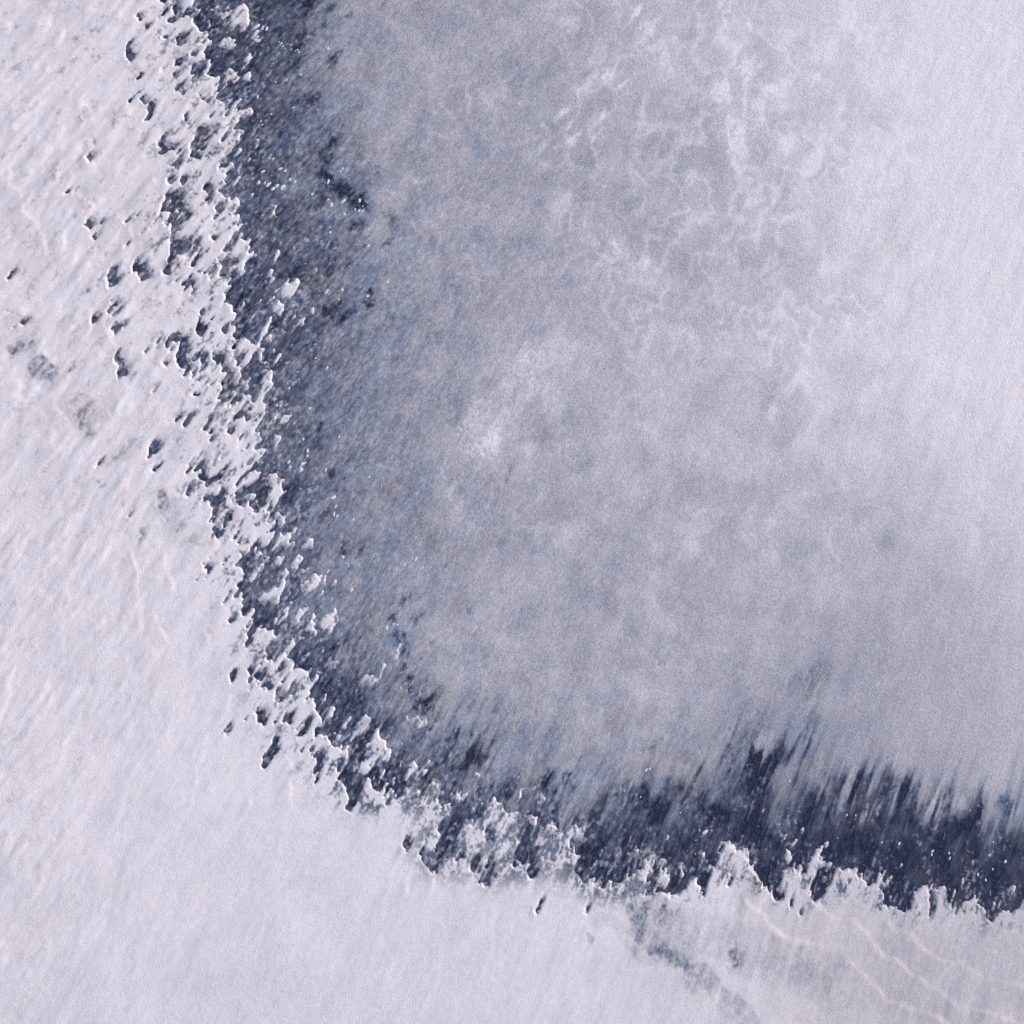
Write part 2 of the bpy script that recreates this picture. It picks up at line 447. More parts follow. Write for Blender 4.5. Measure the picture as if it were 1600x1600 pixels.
# loose flakes of snow strewn downwind of the bank's edge
FL = fbm(U / 21, V / 8.5, 161, 3) + 0.35 * fbm(U / 90, V / 60, 165, 2)
strip = wide(M, 60)
M |= (FL > 0.70 - 0.34 * sstep(0.02, 0.40, strip) - 0.08 * sstep(1000, 900, PX) + 0.5 * sstep(0.05, 0.0, strip)) & (PY > -250)

# small wind-cut openings where the bank is thin, denser towards its edge and the upper left
HOLE = fbm(U / 26, V / 13, 211, 3) + 0.5 * fbm(U / 70, V / 50, 215, 3)
thin = sstep(0.995, 0.80, wide(M, 70)) * sstep(1330, 1200, PY - 0.12 * np.maximum(PX - 700, 0))
M &= ~((HOLE > 0.95 - 0.34 * thin) & (thin > 0.15) & (PX > 90))

# snow thins out on the lee side of every patch and stands up in a small scarp on the windward side
LEE = 30
dd = np.full(M.shape, LEE + 2.0, np.float32); du = np.full(M.shape, 42.0, np.float32)
for k in range(LEE, 0, -1): dd[~shift(M, -k)] = k
for k in range(40, 0, -1): du[~shift(M, k)] = k
SPD = 14 + 10 * fbm(U / 40, V / 25, 21, 2)
lee = np.clip(dd / np.maximum(SPD, 3), 0, 1)

FINE = fbm(U / 7, V / 4.5, 31, 3)
SPECK = fbm(U / 5.5, V / 3.6, 35, 2)
MID = fbm(U / 60, V / 22, 51, 4)
DUSTB = blur(DUST, 3)
cover = np.clip(lee * 1.15 - 0.05 + (FINE * 0.7 + 0.9 * SPECK + 0.3 * MID) * (1 - lee), 0, 1)
DUSTB = np.clip(DUSTB * (0.75 + 1.1 * fbm(U / 14, V / 6, 171, 3)), 0, 1)
cover = cover * (1 - DUSTB * np.clip(0.55 + 0.5 * FINE, 0, 0.95))
# translucent grey-blue stains where meltwater has soaked up from below
STAINS = '''0.85 1071 1524 1074 1511 1086 1513 1099 1511 1101 1524 1092 1531 1082 1532
0.15 975 1400 1030 1395 1075 1440 1090 1500 1060 1515 1010 1490 985 1450
0.12 1040 1410 1150 1440 1240 1480 1320 1490 1340 1530 1280 1560 1200 1540 1120 1500 1060 1470
0.22 1064 1505 1110 1515 1130 1545 1160 1560 1190 1600 1150 1600 1110 1555 1070 1535
0.30 985 1418 1005 1398 1016 1404 1010 1440 1002 1470 985 1455
0.25 985 1458 1010 1476 1040 1472 1065 1488 1074 1512 1040 1502 1010 1492
0.32 1030 1402 1046 1408 1046 1430 1036 1452 1026 1470 1018 1468 1030 1440 1024 1420
0.30 918 1448 934 1424 960 1430 972 1455 988 1468 1010 1490 1030 1502 1026 1508 1000 1496 975 1474 962 1450 950 1438 932 1446
0.34 1100 1520 1125 1540 1152 1556 1176 1596 1200 1640 1180 1640 1150 1594 1120 1564 1098 1540
0.30 1134 1500 1138 1482 1150 1474 1162 1488 1160 1510 1150 1522 1138 1514
0.18 1060 1455 1090 1450 1120 1470 1100 1490 1070 1480
0.20 1200 1470 1260 1485 1310 1500 1330 1530 1280 1520 1230 1500
0.16 1225 1500 1290 1530 1330 1570 1300 1580 1240 1540
0.24 8 545 25 532 52 526 60 540 36 556 14 560
0.26 42 570 48 558 70 553 88 570 92 588 80 602 66 600 60 588 48 592
0.34 100 628 112 612 140 616 152 640 142 660 134 672 148 690 138 696 126 676 112 656
0.26 150 728 180 708 200 686 214 690 208 712 180 728 158 736
0.24 242 772 262 766 280 790 274 818 256 818 248 796
0.22 268 826 300 818 336 830 330 850 300 852 276 846
0.20 5 470 20 480 40 500 60 520 30 530 10 510
0.16 30 350 60 340 52 380 24 392
0.16 60 0 110 0 104 30 84 44 70 24
0.20 225 640 260 660 300 690 280 720 240 690
0.16 380 1120 420 1130 440 1150 400 1150
0.20 840 1340 890 1350 905 1380 880 1400 850 1385'''
ST = np.zeros(M.shape, np.float32)
for line in STAINS.splitlines():
    f = [float(a) for a in line.split()]
    poly = list(zip(f[1::2], f[2::2]))
    xs = [p[0] for p in poly]; ys = [p[1] for p in poly]
    i0, i1 = int((min(ys) - 20 - LO) / STEP), int((max(ys) + 20 - LO) / STEP); j0, j1 = int((min(xs) - 20 - LO) / STEP), int((max(xs) + 20 - LO) / STEP)
    sl = (slice(max(i0, 0), i1), slice(max(j0, 0), j1))
    ST[sl] = np.maximum(ST[sl], f[0] * inside(poly, QX[sl] + wob[0][sl], QY[sl] + wob[1][sl]))
STb = wide(ST, 5)
rimmed = STb * (1 + 2.2 * np.clip(1 - np.abs(STb / np.maximum(wide(ST, 14), 0.02) - 0.8) * 1.4, 0, 1)) * 0.62
STAINF = np.clip(rimmed * (0.85 + 0.9 * fbm(U / 40, V / 12, 221, 3) + 0.5 * SPECK), 0, 0.8)
cover *= 1 - STAINF
# mottled, half blown-off snow along the edge of the bank
band = sstep(0.98, 0.72, NEAR)
mott = fbm(U / 34, V / 15, 175, 4) * 0.75 + 0.30 * fbm(U / 9, V / 5, 181, 2) + 0.35 * SPECK
mott += 0.30 * sstep(1180, 1250, PY) * sstep(1060, 960, PX) * sstep(600, 660, PX) + 0.10 * sstep(1100, 1250, PY)
cover *= 1 - 0.80 * band * sstep(0.10, 0.62, mott)
cover *= 1 - 0.50 * thin * sstep(0.12, 0.65, mott + 0.2 * MID)
cover *= 1 - 0.35 * sstep(0.25, 0.75, mott + 0.25 * MID) * sstep(1000, 300, PX + 0.5 * PY)
# greyer snow towards the lower right and the bottom edge
cover *= 1 - 0.20 * sstep(1050, 1450, PX) * sstep(1150, 1350, PY) - 0.07 * sstep(1200, 1650, PY) - 0.05 * np.clip(fbm(U / 200, V / 30, 187, 3), 0, 1) * sstep(1000, 1200, PX) + 0.05 * fbm(PX / 160, PY / 160, 185, 3)
cover *= 1 + 0.07 * fbm(U / 60, V / 26, 189, 4) + 0.05 * fbm(U / 16, V / 7, 190, 2) - 0.03
cover = np.clip(cover, 0, 1)
g = cover.copy()                            # carry the colour over the lip of each scarp
for _ in range(2):
    p = np.pad(g, 1, mode='edge')
    q = np.maximum.reduce([p[a:a + N, b:b + N] for a in range(3) for b in range(3)])
    g = np.where(M, cover, q)
cover = np.where(M, cover, g)

# sastrugi: small wind-cut steps all over the bank, higher on the lower-left of each line
RIDGES = [(1,[(97,240),(88,262),(92,272)]),(1,[(112,268),(103,292)]),(1.3,[(120,305),(132,312),(137,320),(130,335),(131,350),(138,362),(135,380),(133,390)]),(1.2,[(178,335),(198,352),(208,370),(205,385),(190,405)]),(1,[(30,300),(35,330),(60,345),(66,368),(68,395)]),(1,[(10,265),(8,285),(25,295)]),(1,[(128,186),(118,210),(110,222)]),(.8,[(0,170),(15,145)]),(.8,[(185,120),(200,95)]),(.9,[(60,10),(75,40)]),(.8,[(88,60),(105,40)]),(.9,[(145,230),(133,245),(140,258)]),(1,[(145,495),(135,520),(133,530)]),(1,[(160,500),(172,530),(178,545)]),(.9,[(228,545),(224,560)]),(1,[(195,600),(190,625),(185,640)]),(1,[(85,630),(98,650),(115,660),(128,690)]),(.9,[(100,685),(118,655)]),(.9,[(205,735),(190,790)]),(1,[(205,860),(208,900),(213,940),(220,985)]),(.9,[(240,960),(255,1000)]),(.8,[(300,1200),(300,1255)]),(.8,[(385,1210),(385,1255)]),(.9,[(447,1190),(455,1205),(452,1240),(455,1270)]),(1.1,[(1130,1317),(1180,1360),(1195,1385)]),(1.1,[(1160,1405),(1185,1430),(1220,1462),(1265,1478),(1315,1485),(1345,1520),(1380,1560),(1430,1580),(1500,1610),(1700,1680)]),(1,[(1270,1412),(1300,1432),(1335,1440),(1355,1470),(1395,1500),(1450,1545),(1500,1570),(1560,1590),(1700,1640)]),(1.2,[(1000,1388),(1013,1403),(1030,1395),(1045,1395),(1058,1405)]),(.8,[(920,1445),(922,1460),(916,1470)]),(.9,[(985,1468),(1005,1490),(1030,1500),(1050,1515),(1075,1535),(1105,1545),(1130,1575),(1160,1600)]),(.8,[(655,1366),(672,1362),(677,1370),(670,1392)]),(.8,[(636,1365),(632,1392)]),(.8,[(660,1262),(640,1300),(630,1330)]),(.8,[(360,1050),(358,1075),(355,1120),(350,1140)]),(.8,[(168,640),(175,655)]),(.9,[(310,830),(330,838),(340,850)]),(.8,[(258,870),(262,905),(268,930)]),(.8,[(320,985),(324,1010)]),(.8,[(1430,1400),(1428,1440)]),(.7,[(1385,1440),(1450,1490),(1520,1520),(1640,1560)]),(.7,[(30,470),(40,500)]),(.7,[(5,640),(25,620)]),(.7,[(120,880),(140,840)]),(.7,[(250,330),(236,350)])]
SEED = np.zeros(M.shape, np.float32)
for hgt, pts in RIDGES:
    for (x0, y0), (x1, y1) in zip(pts, pts[1:]):
        n = int(math.hypot(x1 - x0, y1 - y0)) + 1
        t = np.linspace(0, 1, n * 2)
        xx = x0 + (x1 - x0) * t; yy = y0 + (y1 - y0) * t
        i = np.rint((yy - LO) / STEP).astype(int); j = np.rint((xx - LO) / STEP).astype(int)
        ok = (i > 2) & (i < N - 2) & (j > 2) & (j < N - 2)
        for a in (0, 1):
            for b in (0, 1):
                SEED[i[ok] + a, j[ok] + b] = np.maximum(SEED[i[ok] + a, j[ok] + b], hgt)
# displace the drawn lines a little so they wander like wind-cut edges
si = np.clip(np.rint((QY - LO) / STEP).astype(int), 0, N - 1); sj = np.clip(np.rint((QX - LO) / STEP).astype(int), 0, N - 1)
wl = np.clip(np.rint((PY + 7 * fbm(PX / 40, PY / 40, 65, 2) - LO) / STEP).astype(int), 0, N - 1); wm = np.clip(np.rint((PX + 7 * fbm(PX / 40, PY / 40, 67, 2) - LO) / STEP).astype(int), 0, N - 1)
SEED = blur(SEED[wl, wm], 1) * np.clip(0.75 + 0.9 * fbm(PX / 50, PY / 50, 69, 2), 0.1, 1.2)
# greyer crust in front of each step, with a ridge shadow painted into the colour
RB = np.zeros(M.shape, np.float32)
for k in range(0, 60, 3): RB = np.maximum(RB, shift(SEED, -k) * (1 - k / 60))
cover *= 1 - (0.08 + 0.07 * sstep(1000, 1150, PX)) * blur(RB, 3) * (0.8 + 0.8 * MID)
rough = sstep(900, 200, PX + 0.45 * PY - 100) * 0.9 + 0.15     # the upper left of the bank is the most wind-cut
CUT = fbm(U / 55, V / 26, 61, 3)
SEED2 = np.clip((CUT - 0.12) * 2.2, 0, 0.75) * rough
R1 = np.zeros(M.shape, np.float32); R2 = np.zeros(M.shape, np.float32)
for k in np.arange(0, 56, 1.5):
    R1 = np.maximum(R1, shift(SEED, k) * (1 - k / 56) ** 1.5)
    if k < 40: R2 = np.maximum(R2, shift(SEED2, k) - 0.02 * k)
HS = (0.020 + 0.010 * sstep(1050, 1200, PX)) * np.where(PX > 1060, blur(R1, 4), blur(R1, 2)) + 0.022 * blur(R2, 2)
HS += 0.011 * fbm(U / 90, V / 28, 71, 4) * (0.15 + 2.0 * rough) + 0.0055 * fbm(U / 32, V / 9, 75, 3) * (0.12 + 1.4 * rough) * np.clip(0.6 + 1.3 * fbm(PX / 120, PY / 120, 79, 2), 0, 1.4)
HS += 0.02 * fbm(PX / 300, PY / 300, 77, 2)

lip = np.exp(-du / 9.0)
THICK = np.clip(lee, 0, 1) * (0.014 + 0.005 * lip)
zs = np.where(M, 0.007 + THICK * np.clip(dd / 16, 0.25, 1) + np.maximum(HS * np.clip(dd / 20, 0.08, 1), -0.012 * np.clip(dd / 20, 0.05, 1)), -0.014)
zs = np.where(DUST > 0.5, zs - 0.006, zs)
zs = blur(zs, 1)

# ---------------------------------------------------------------- frost lying on the ice: how white it is, surveyed by eye every metre
TX = [300,400,450,500,550,600,700,800,900,1000,1100,1200,1300,1400,1500,1600]
TONE = {
-300:[70,70,80,125,140,150,160,165,168,178,185,192,198,203,205,205],
0:  [60,66,80,112,138,150,160,165,166,178,185,192,198,203,205,205],
100:[60,66,88,122,145,154,160,160,166,180,180,188,195,202,207,208],
200:[66,74,90,104,124,145,155,155,164,167,172,185,191,200,207,208],
300:[64,78,90,96,102,143,150,154,160,165,174,185,193,200,203,205],
400:[62,72,80,86,108,133,148,152,164,168,172,182,192,200,203,205],
500:[62,72,78,88,104,124,142,163,170,177,176,185,195,200,203,205],
600:[64,74,86,98,112,128,150,160,171,179,180,183,192,198,203,203],
700:[64,72,88,102,112,124,150,164,166,177,178,180,188,192,198,200],
800:[60,66,80,102,116,130,145,160,165,170,172,178,179,181,190,195],
900:[62,72,90,108,122,126,150,164,163,164,170,174,172,175,179,188],
1000:[64,68,76,96,110,128,163,162,164,165,165,165,163,165,170,178],
1050:[60,60,60,70,88,112,155,160,164,165,164,158,152,165,168,176],
1100:[55,55,60,66,76,104,146,158,164,165,163,152,152,165,168,175],
1150:[55,55,60,64,70,80,116,146,156,160,158,138,146,162,166,172],
1200:[50,50,55,60,60,66,94,124,144,140,140,104,126,156,164,168],
1250:[45,50,50,50,55,60,78,94,122,96,96,84,74,92,136,124],
1300:[45,50,50,50,50,55,64,72,74,76,72,62,50,50,66,78],
1350:[40,40,45,45,45,50,56,62,62,60,56,46,44,46,52,62],
1420:[40,40,40,40,40,45,50,52,52,52,50,42,44,48,52,54],
1900:[40,40,40,40,40,45,50,52,52,52,50,42,44,48,52,54]}
TY = sorted(TONE)
TG = np.array([TONE[y] for y in TY], float)
def bilin(px, py):
    xi = np.interp(px, TX, np.arange(len(TX))); yi = np.interp(py, TY, np.arange(len(TY)))
    x0 = np.clip(np.floor(xi).astype(int), 0, len(TX) - 2); y0 = np.clip(np.floor(yi).astype(int), 0, len(TY) - 2)
    fx = xi - x0; fy = yi - y0
    fx = fx * fx * (3 - 2 * fx) * 0.5 + fx * 0.5; fy = fy * fy * (3 - 2 * fy) * 0.5 + fy * 0.5
    return (TG[y0, x0] * (1 - fx) + TG[y0, x0 + 1] * fx) * (1 - fy) + (TG[y0 + 1, x0] * (1 - fx) + TG[y0 + 1, x0 + 1] * fx) * fy
wx = 26 * fbm(U / 100, V / 60, 81, 4); wy = 34 * fbm(U / 110, V / 45, 91, 4)
fing = 46 * fbm(U / 130, V / 13, 195, 3) * sstep(1000, 1180, PY + 0.06 * PX)
wx = wx + fing
tone = bilin(PX + wx * WX * 1.3 + 8 * fbm(U / 30, V / 10, 84, 2), PY + wx * WY * 1.3 + wy * 0.4)

# scoured (negative) and drifted (positive) marks: x, y, half-length along wind, half-width, tone
MARKS = """790 630 95 42 13;735 725 60 24 13;850 560 50 26 9;720 800 40 18 8;690 690 30 14 8;1178 1192 62 24 -40;1165 1150 40 22 -18;1262 1090 40 26 -12;640 820 50 26 -8
470 6 22 14 -60;515 12 12 5 -50;548 25 6 4 -45;505 42 5 3 -45;480 60 16 9 -45;468 95 14 7 -40;415 85 18 12 -25;525 85 10 5 -35;517 97 12 6 -40;490 155 14 6 -40;480 150 8 6 -25;600 8 8 4 -25;615 25 8 3 -25
518 222 12 8 -45;508 238 12 9 -40;512 258 18 7 -38;512 278 10 8 -60;525 290 9 8 -65;537 298 9 8 -65;546 306 9 8 -65;562 316 10 9 -70;568 325 8 7 -50;500 310 16 10 -25;560 352 10 5 -45;566 354 8 4 -40;605 334 6 4 -45;613 345 8 4 -55;618 358 8 3 -45;612 375 12 3 -55;588 266 8 4 -35;573 385 6 3 -30;545 415 10 5 -15;520 380 14 6 -20;530 325 20 10 15;470 290 26 14 14
520 478 14 8 -40;510 480 8 8 -30;545 492 10 5 -40;530 502 14 4 -35;576 455 7 5 -60;578 474 8 4 -60;570 466 5 3 -40;515 412 16 8 -28;525 430 14 6 -22;456 425 16 8 -20;500 525 12 4 -25;480 545 8 5 -15;430 505 9 8 -25;450 482 10 6 -25;375 470 14 7 -12
500 662 6 2 -45;496 674 7 2 -45;522 728 7 2 -50;518 738 7 2 -50;534 745 5 2.5 -45;520 742 4 2.5 -40;525 767 4 3 -40;562 608 4 2 -35;460 765 20 9 -30;480 800 18 9 -25;505 808 8 4 -35;487 560 10 6 -20;450 560 16 10 -15
534 860 12 7 -35;565 856 10 5 -35;580 905 9 2.5 -25;635 940 12 6 -55;650 965 14 3.5 -45;613 968 7 5 -55;612 945 9 2.5 -30;622 998 8 7 -65;632 1012 9 5 -60;640 1020 6 4 -60;638 1034 10 4 -55;634 1052 13 6 -50;641 1070 8 6 -45;655 1090 10 12 -50;664 1102 14 8 -45;678 1128 16 6 -45;676 1008 14 4 -40;651 1028 7 4 -45;694 887 6 2 -45;678 903 4 2 -35;730 955 8 2.5 -40;662 1062 9 2.5 -35;676 1060 6 2 -35;738 993 7 2 -25;560 1000 10 2 -25;552 1010 8 2 -25;520 1010 14 8 -25
712 1148 14 4 -50;745 1152 16 12 -35;745 1180 10 12 -45;760 1190 10 5 -45;725 1190 20 7 -40;855 1212 9 5 -50;886 1218 10 3.5 -50;902 1207 9 2.5 -45;894 1235 9 2 -40;946 1248 8 3 -45;930 1205 10 3 -25;844 1225 14 8 -40;865 1235 8 5 -35;930 1278 16 8 -40;870 1265 14 6 -40;790 1235 24 10 -25;700 1170 20 10 -20;975 1235 14 8 -30
1003 1240 10 12 -40;1015 1265 16 14 -40;1060 1228 14 9 -42;1075 1240 10 9 -25;1105 1250 20 9 -42;1118 1275 14 8 -35;1085 1205 14 4 -45;1180 1185 16 11 -50;1186 1205 22 12 -60;1172 1225 16 9 -40;1165 1275 24 12 -45;1178 1300 22 16 -40;1140 1165 26 6 -30;1160 1145 16 8 -22;1270 1060 26 16 -28;1290 1050 14 8 -15;1265 1130 14 9 -22;1155 1110 14 6 -15;1020 1165 14 5 -30;1030 1155 8 3 -20
1268 1255 24 11 -40;1290 1222 18 7 -35;1320 1232 22 8 -55;1350 1228 16 6 -50;1380 1232 22 5 -55;1388 1195 14 2.5 -40;1400 1240 20 9 -60;1432 1232 18 5 -60;1462 1222 20 7 -22;1484 1250 18 6 -55;1478 1236 10 5 -30;1522 1258 18 8 -38;1575 1250 14 8 -55;1588 1268 18 7 -55;1545 1262 18 6 -20;1440 1268 20 12 -50;1500 1285 26 16 -40;1365 1262 26 4 45;1300 1262 22 6 25;1335 1250 16 3 20;1470 1260 22 6 25;1508 1262 18 8 25;1545 1300 30 10 12;1250 1230 34 14 12;1230 1290 24 10 16
925 125 26 4 20;950 116 16 5 20;880 178 12 4 24;897 215 14 4 24;888 200 8 4 18;938 180 16 3.5 22;930 210 14 3 18;850 232 12 4 14;966 135 9 5 22;998 15 12 5 22;1010 55 18 8 14;760 322 6 6 18;756 340 10 4 14;742 388 6 6 20;912 350 8 2.5 14;1008 408 10 5 18;962 378 12 10 16;945 405 14 10 14;972 395 12 8 12;990 490 12 9 18;930 420 16 9 10;690 420 12 8 10
1172 108 14 11 22;1125 148 14 13 22;1145 222 18 9 18;1220 130 18 12 14;1195 165 14 9 16;1232 222 18 13 18;1265 255 16 9 14;1285 85 16 9 14;1210 155 14 12 -8;1185 150 10 8 -8;1212 305 12 7 12;1080 280 10 7 16;1110 400 10 7 12;1125 205 8 6 10;1270 125 9 8 12;1310 160 14 9 8
810 548 14 5 -16;838 588 10 4 -16;775 595 22 9 -22;800 620 12 4 -22;790 740 18 5 -26;765 750 14 4 -24;725 760 14 7 -22;738 720 7 3 -22;755 780 20 10 -14;850 680 14 10 -14;905 725 16 8 -16;885 650 12 8 -10;760 690 24 12 14;740 655 26 10 12;705 770 14 10 10;1240 600 24 8 12;1205 640 18 8 12;1230 690 24 9 -8;1340 815 22 12 -10;1380 850 18 14 -12;1535 820 12 6 -10;1460 905 12 10 -10;1370 900 14 6 -8;900 1060 16 10 -8;1050 950 22 12 -8;1230 960 22 10 -10;875 1010 14 3 -16;840 1100 22 7 -18;890 1090 22 6 -12;950 1130 22 8 -14;1015 1110 20 6 -14;770 1100 22 10 -16;740 1105 14 4 -30;800 1140 18 8 -24;835 1150 16 6 -24;870 1150 14 5 -16;705 620 22 14 -8;650 650 14 8 -10;540 640 14 9 -8;690 560 20 10 10"""
for rec in MARKS.replace("\n", ";").split(";"):
    x, y, a, b, t = map(float, rec.split())
    R = 3.2 * max(a, b) + 12
    i0, i1 = int((y - R - LO) / STEP), int((y + R - LO) / STEP); j0, j1 = int((x - R - LO) / STEP), int((x + R - LO) / STEP)
    s = (slice(max(i0, 0), i1), slice(max(j0, 0), j1))
    al = np.radians(40 + 0.0115 * (x + y))
    dx = QX[s] - x + 0.06 * a * wx[s] * 0.5; dy = QY[s] - y + 0.03 * b * wy[s]
    u = (dx * np.cos(al) - dy * np.sin(al)) / (a * 1.15); v = (dx * np.sin(al) + dy * np.cos(al)) / (b * 1.15)
    g = np.exp(-(u * u + v * v) ** 1.3)
    tone[s] += t * (1.35 if t > 0 else 1.0) * g * (1 + 0.8 * FINE[s])

tone += 3 * np.exp(-((PX - 500) / 90) ** 2 - ((PY - 560) / 280) ** 2)
tone += 5 * sstep(185, 205, tone) + 9 * sstep(75, 110, tone) * sstep(165, 135, tone)
# cloudy blots and broken rings of thicker rime, mostly in the upper middle
qx = PX + 26 * fbm(PX / 60, PY / 60, 201, 3); qy = PY + 26 * fbm(PX / 60, PY / 60, 203, 3)
ring = 1 - np.abs(fbm(qx / 52, qy / 68, 205, 2) - 0.16) * 3.4 + 0.25 * fbm(U / 14, V / 8, 206, 2)
blot = fbm(qx / 62 + 7, qy / 74, 209, 4)
where = sstep(-0.25, 0.35, fbm(PX / 190, PY / 190, 207, 2) * 0.6 - 0.30 + 0.85 * np.exp(-((PX - 1050) / 330) ** 2 - ((PY - 250) / 330) ** 2))
mid_ = sstep(118, 150, tone) * (0.3 + 0.7 * sstep(1560, 1250, PX))
tone += (19 * np.clip(ring, 0, 1) ** 1.2 * where + 14 * blot) * mid_ - 3 * mid_
edge = sstep(1500, 700, np.minimum(PX, 1600) - 0.0 * PY)                    # sharper drift texture on the left
near = sstep(175, 80, tone)
tone += 9 * fbm(U / 80, V / 44, 101, 4) * (0.6 + 0.5 * edge)
tone += 26 * fbm(U / 46, V / 27, 105, 4) * near + 11 * sstep(70, 40, tone) * np.clip(0.6 + 1.4 * fbm(U / 50, V / 11, 107, 4), 0, 2)
tone += 8 * fbm(U / 30, V / 17, 113, 3) * edge
tone += 10 * fbm(U / 24, V / 7, 111, 3) * (0.3 + 3.0 * near) * (0.4 + 0.6 * edge)
tone += (9 + 30 * near) * fbm(U / 10, V / 4, 121, 2) * (0.3 + 0.7 * edge)
# crumbs of snow caught on the bare ice near the bank
BND = wide(M, 40)
crumb = fbm(U / 10, V / 5.5, 131, 2) + 0.55 * fbm(U / 60, V / 40, 137, 2)
tone += 62 * sstep(0.52, 0.95, crumb + 0.35 * sstep(0.0, 0.4, BND)) * sstep(125, 95, tone)
tone += 8 * near * sstep(1150, 1000, PY)
tone = np.clip(tone, 36, 212)
lin = lambda s: np.where(s / 255 <= .04045, s / 255 / 12.92, ((s / 255 + .055) / 1.055) ** 2.4)
DEN = np.clip((lin(tone) - lin(np.float64(38))) / (lin(np.float64(208)) - lin(np.float64(38))), 0, 1)
BLUE = np.clip(0.62 + 0.7 * fbm(U / 70, V / 44, 141, 4), 0, 1.2)
cover = np.clip(cover + (1 - cover) * DEN * 0.9, 0, 1)
ZF = 0.002 + 0.010 * DEN + 0.004 * fbm(U / 26, V / 8, 111, 3) * DEN * sstep(1300, 700, PX) + 0.008 * fbm(U / 80, V / 34, 101, 3) * DEN

# ---------------------------------------------------------------- materials
def attr(nt, name):
    n = nt.nodes.new("ShaderNodeAttribute"); n.attribute_name = name; return n.outputs["Fac"]

def math_node(nt, op, a, b=None, c=None, clamp=False):
    n = nt.nodes.new("ShaderNodeMath"); n.operation = op; n.use_clamp = clamp
    for i, x in enumerate((a, b, c)):
        if x is None: continue
        if isinstance(x, (int, float)): n.inputs[i].default_value = x
        else: nt.links.new(x, n.inputs[i])
    return n.outputs[0]

def noise(nt, co, scale, detail=2, rough=0.6):
    n = nt.nodes.new("ShaderNodeTexNoise"); n.inputs["Scale"].default_value = scale
    n.inputs["Detail"].default_value = detail; n.inputs["Roughness"].default_value = rough
    nt.links.new(co, n.inputs["Vector"]); return n

def mix(nt, fac, a, b, mode='MIX'):
    n = nt.nodes.new("ShaderNodeMix"); n.data_type = 'RGBA'; n.blend_type = mode
    for i, x in ((0, fac), (6, a), (7, b)):
        if isinstance(x, (int, float)): n.inputs[i].default_value = x
        elif isinstance(x, tuple): n.inputs[i].default_value = (*x, 1)
        else: nt.links.new(x, n.inputs[i])
    return n.outputs[2]

ICE = (0.012, 0.018, 0.056)
SNOW = (0.865, 0.82, 0.845)

def snow_like(name, bump, grain, dither):
    m = bpy.data.materials.new(name); m.use_nodes = True
    nt = m.node_tree; bs = nt.nodes["Principled BSDF"]
    co = nt.nodes.new("ShaderNodeTexCoord").outputs["Object"]
    fine = noise(nt, co, 52, 2, 0.7); mid = noise(nt, co, 9, 3, 0.6); big = noise(nt, co, 0.9, 3, 0.5)
    d = attr(nt, "cover"); bl = attr(nt, "blue")
    # grains: cover is patchy where it is thin
    dd = math_node(nt, 'SUBTRACT', fine.outputs[0], 0.5)
    k = math_node(nt, 'MULTIPLY', d, math_node(nt, 'SUBTRACT', 1.0, d))
    d2 = math_node(nt, 'ADD', d, math_node(nt, 'MULTIPLY', dd, math_node(nt, 'MULTIPLY_ADD', k, dither, 0.03)), clamp=True)
    om = math_node(nt, 'SUBTRACT', 1.0, d)
    kb = math_node(nt, 'MULTIPLY', math_node(nt, 'MULTIPLY', k, math_node(nt, 'MULTIPLY', math_node(nt, 'MULTIPLY', om, om), om)), 11.0)
    tint = mix(nt, math_node(nt, 'MULTIPLY', bl, kb, clamp=True), (1.0, 0.99, 1.03), (0.74, 0.94, 1.20))
    base = mix(nt, d2, ICE, SNOW)
    base = mix(nt, 1.0, base, tint, 'MULTIPLY')
    # faint warm and cool blotches of the crust, and single dark or bright grains
    warm = mix(nt, big.outputs[0], (1.0, 0.99, 0.98), (0.98, 0.988, 1.01))
    base = mix(nt, 1.0, base, warm, 'MULTIPLY')
    base = mix(nt, attr(nt, "warm"), base, mix(nt, 1.0, base, (1.0, 0.965, 0.925), 'MULTIPLY'))
    g = math_node(nt, 'MULTIPLY_ADD', dd, grain, math_node(nt, 'MULTIPLY_ADD', math_node(nt, 'SUBTRACT', mid.outputs[0], 0.5), 0.12, 1.0))
    gc = nt.nodes.new("ShaderNodeCombineColor")
    for i in range(3): nt.links.new(g, gc.inputs[i])
    base = mix(nt, 1.0, base, gc.outputs[0], 'MULTIPLY')
    nt.links.new(base, bs.inputs["Base Color"])
    bs.inputs["Roughness"].default_value = 0.85
    bs.inputs["Specular IOR Level"].default_value = 0.2
    b = nt.nodes.new("ShaderNodeBump"); b.inputs["Strength"].default_value = 1.0; b.inputs["Distance"].default_value = bump
    hsum = math_node(nt, 'ADD', fine.outputs[0], math_node(nt, 'MULTIPLY', mid.outputs[0], 0.5))
    nt.links.new(hsum, b.inputs["Height"]); nt.links.new(b.outputs[0], bs.inputs["Normal"])
    return m

MAT_SNOW = snow_like("wind_crust_snow", 0.010, 0.42, 1.2)
MAT_FROST = snow_like("frost_on_ice", 0.011, 0.75, 1.5)

mi = bpy.data.materials.new("dark_lake_ice"); mi.use_nodes = True
nt = mi.node_tree; bs = nt.nodes["Principled BSDF"]
co = nt.nodes.new("ShaderNodeTexCoord").outputs["Object"]
n1 = noise(nt, co, 30, 3, 0.7); n2 = noise(nt, co, 1.5, 4, 0.6)
c = mix(nt, n2.outputs[0], (0.012, 0.016, 0.036), (0.030, 0.038, 0.075))
c = mix(nt, math_node(nt, 'MULTIPLY_ADD', n1.outputs[0], 2.2, -0.95, clamp=True), c, (0.075, 0.085, 0.13))
nt.links.new(c, bs.inputs["Base Color"]); bs.inputs["Roughness"].default_value = 0.5; bs.inputs["Specular IOR Level"].default_value = 0.25

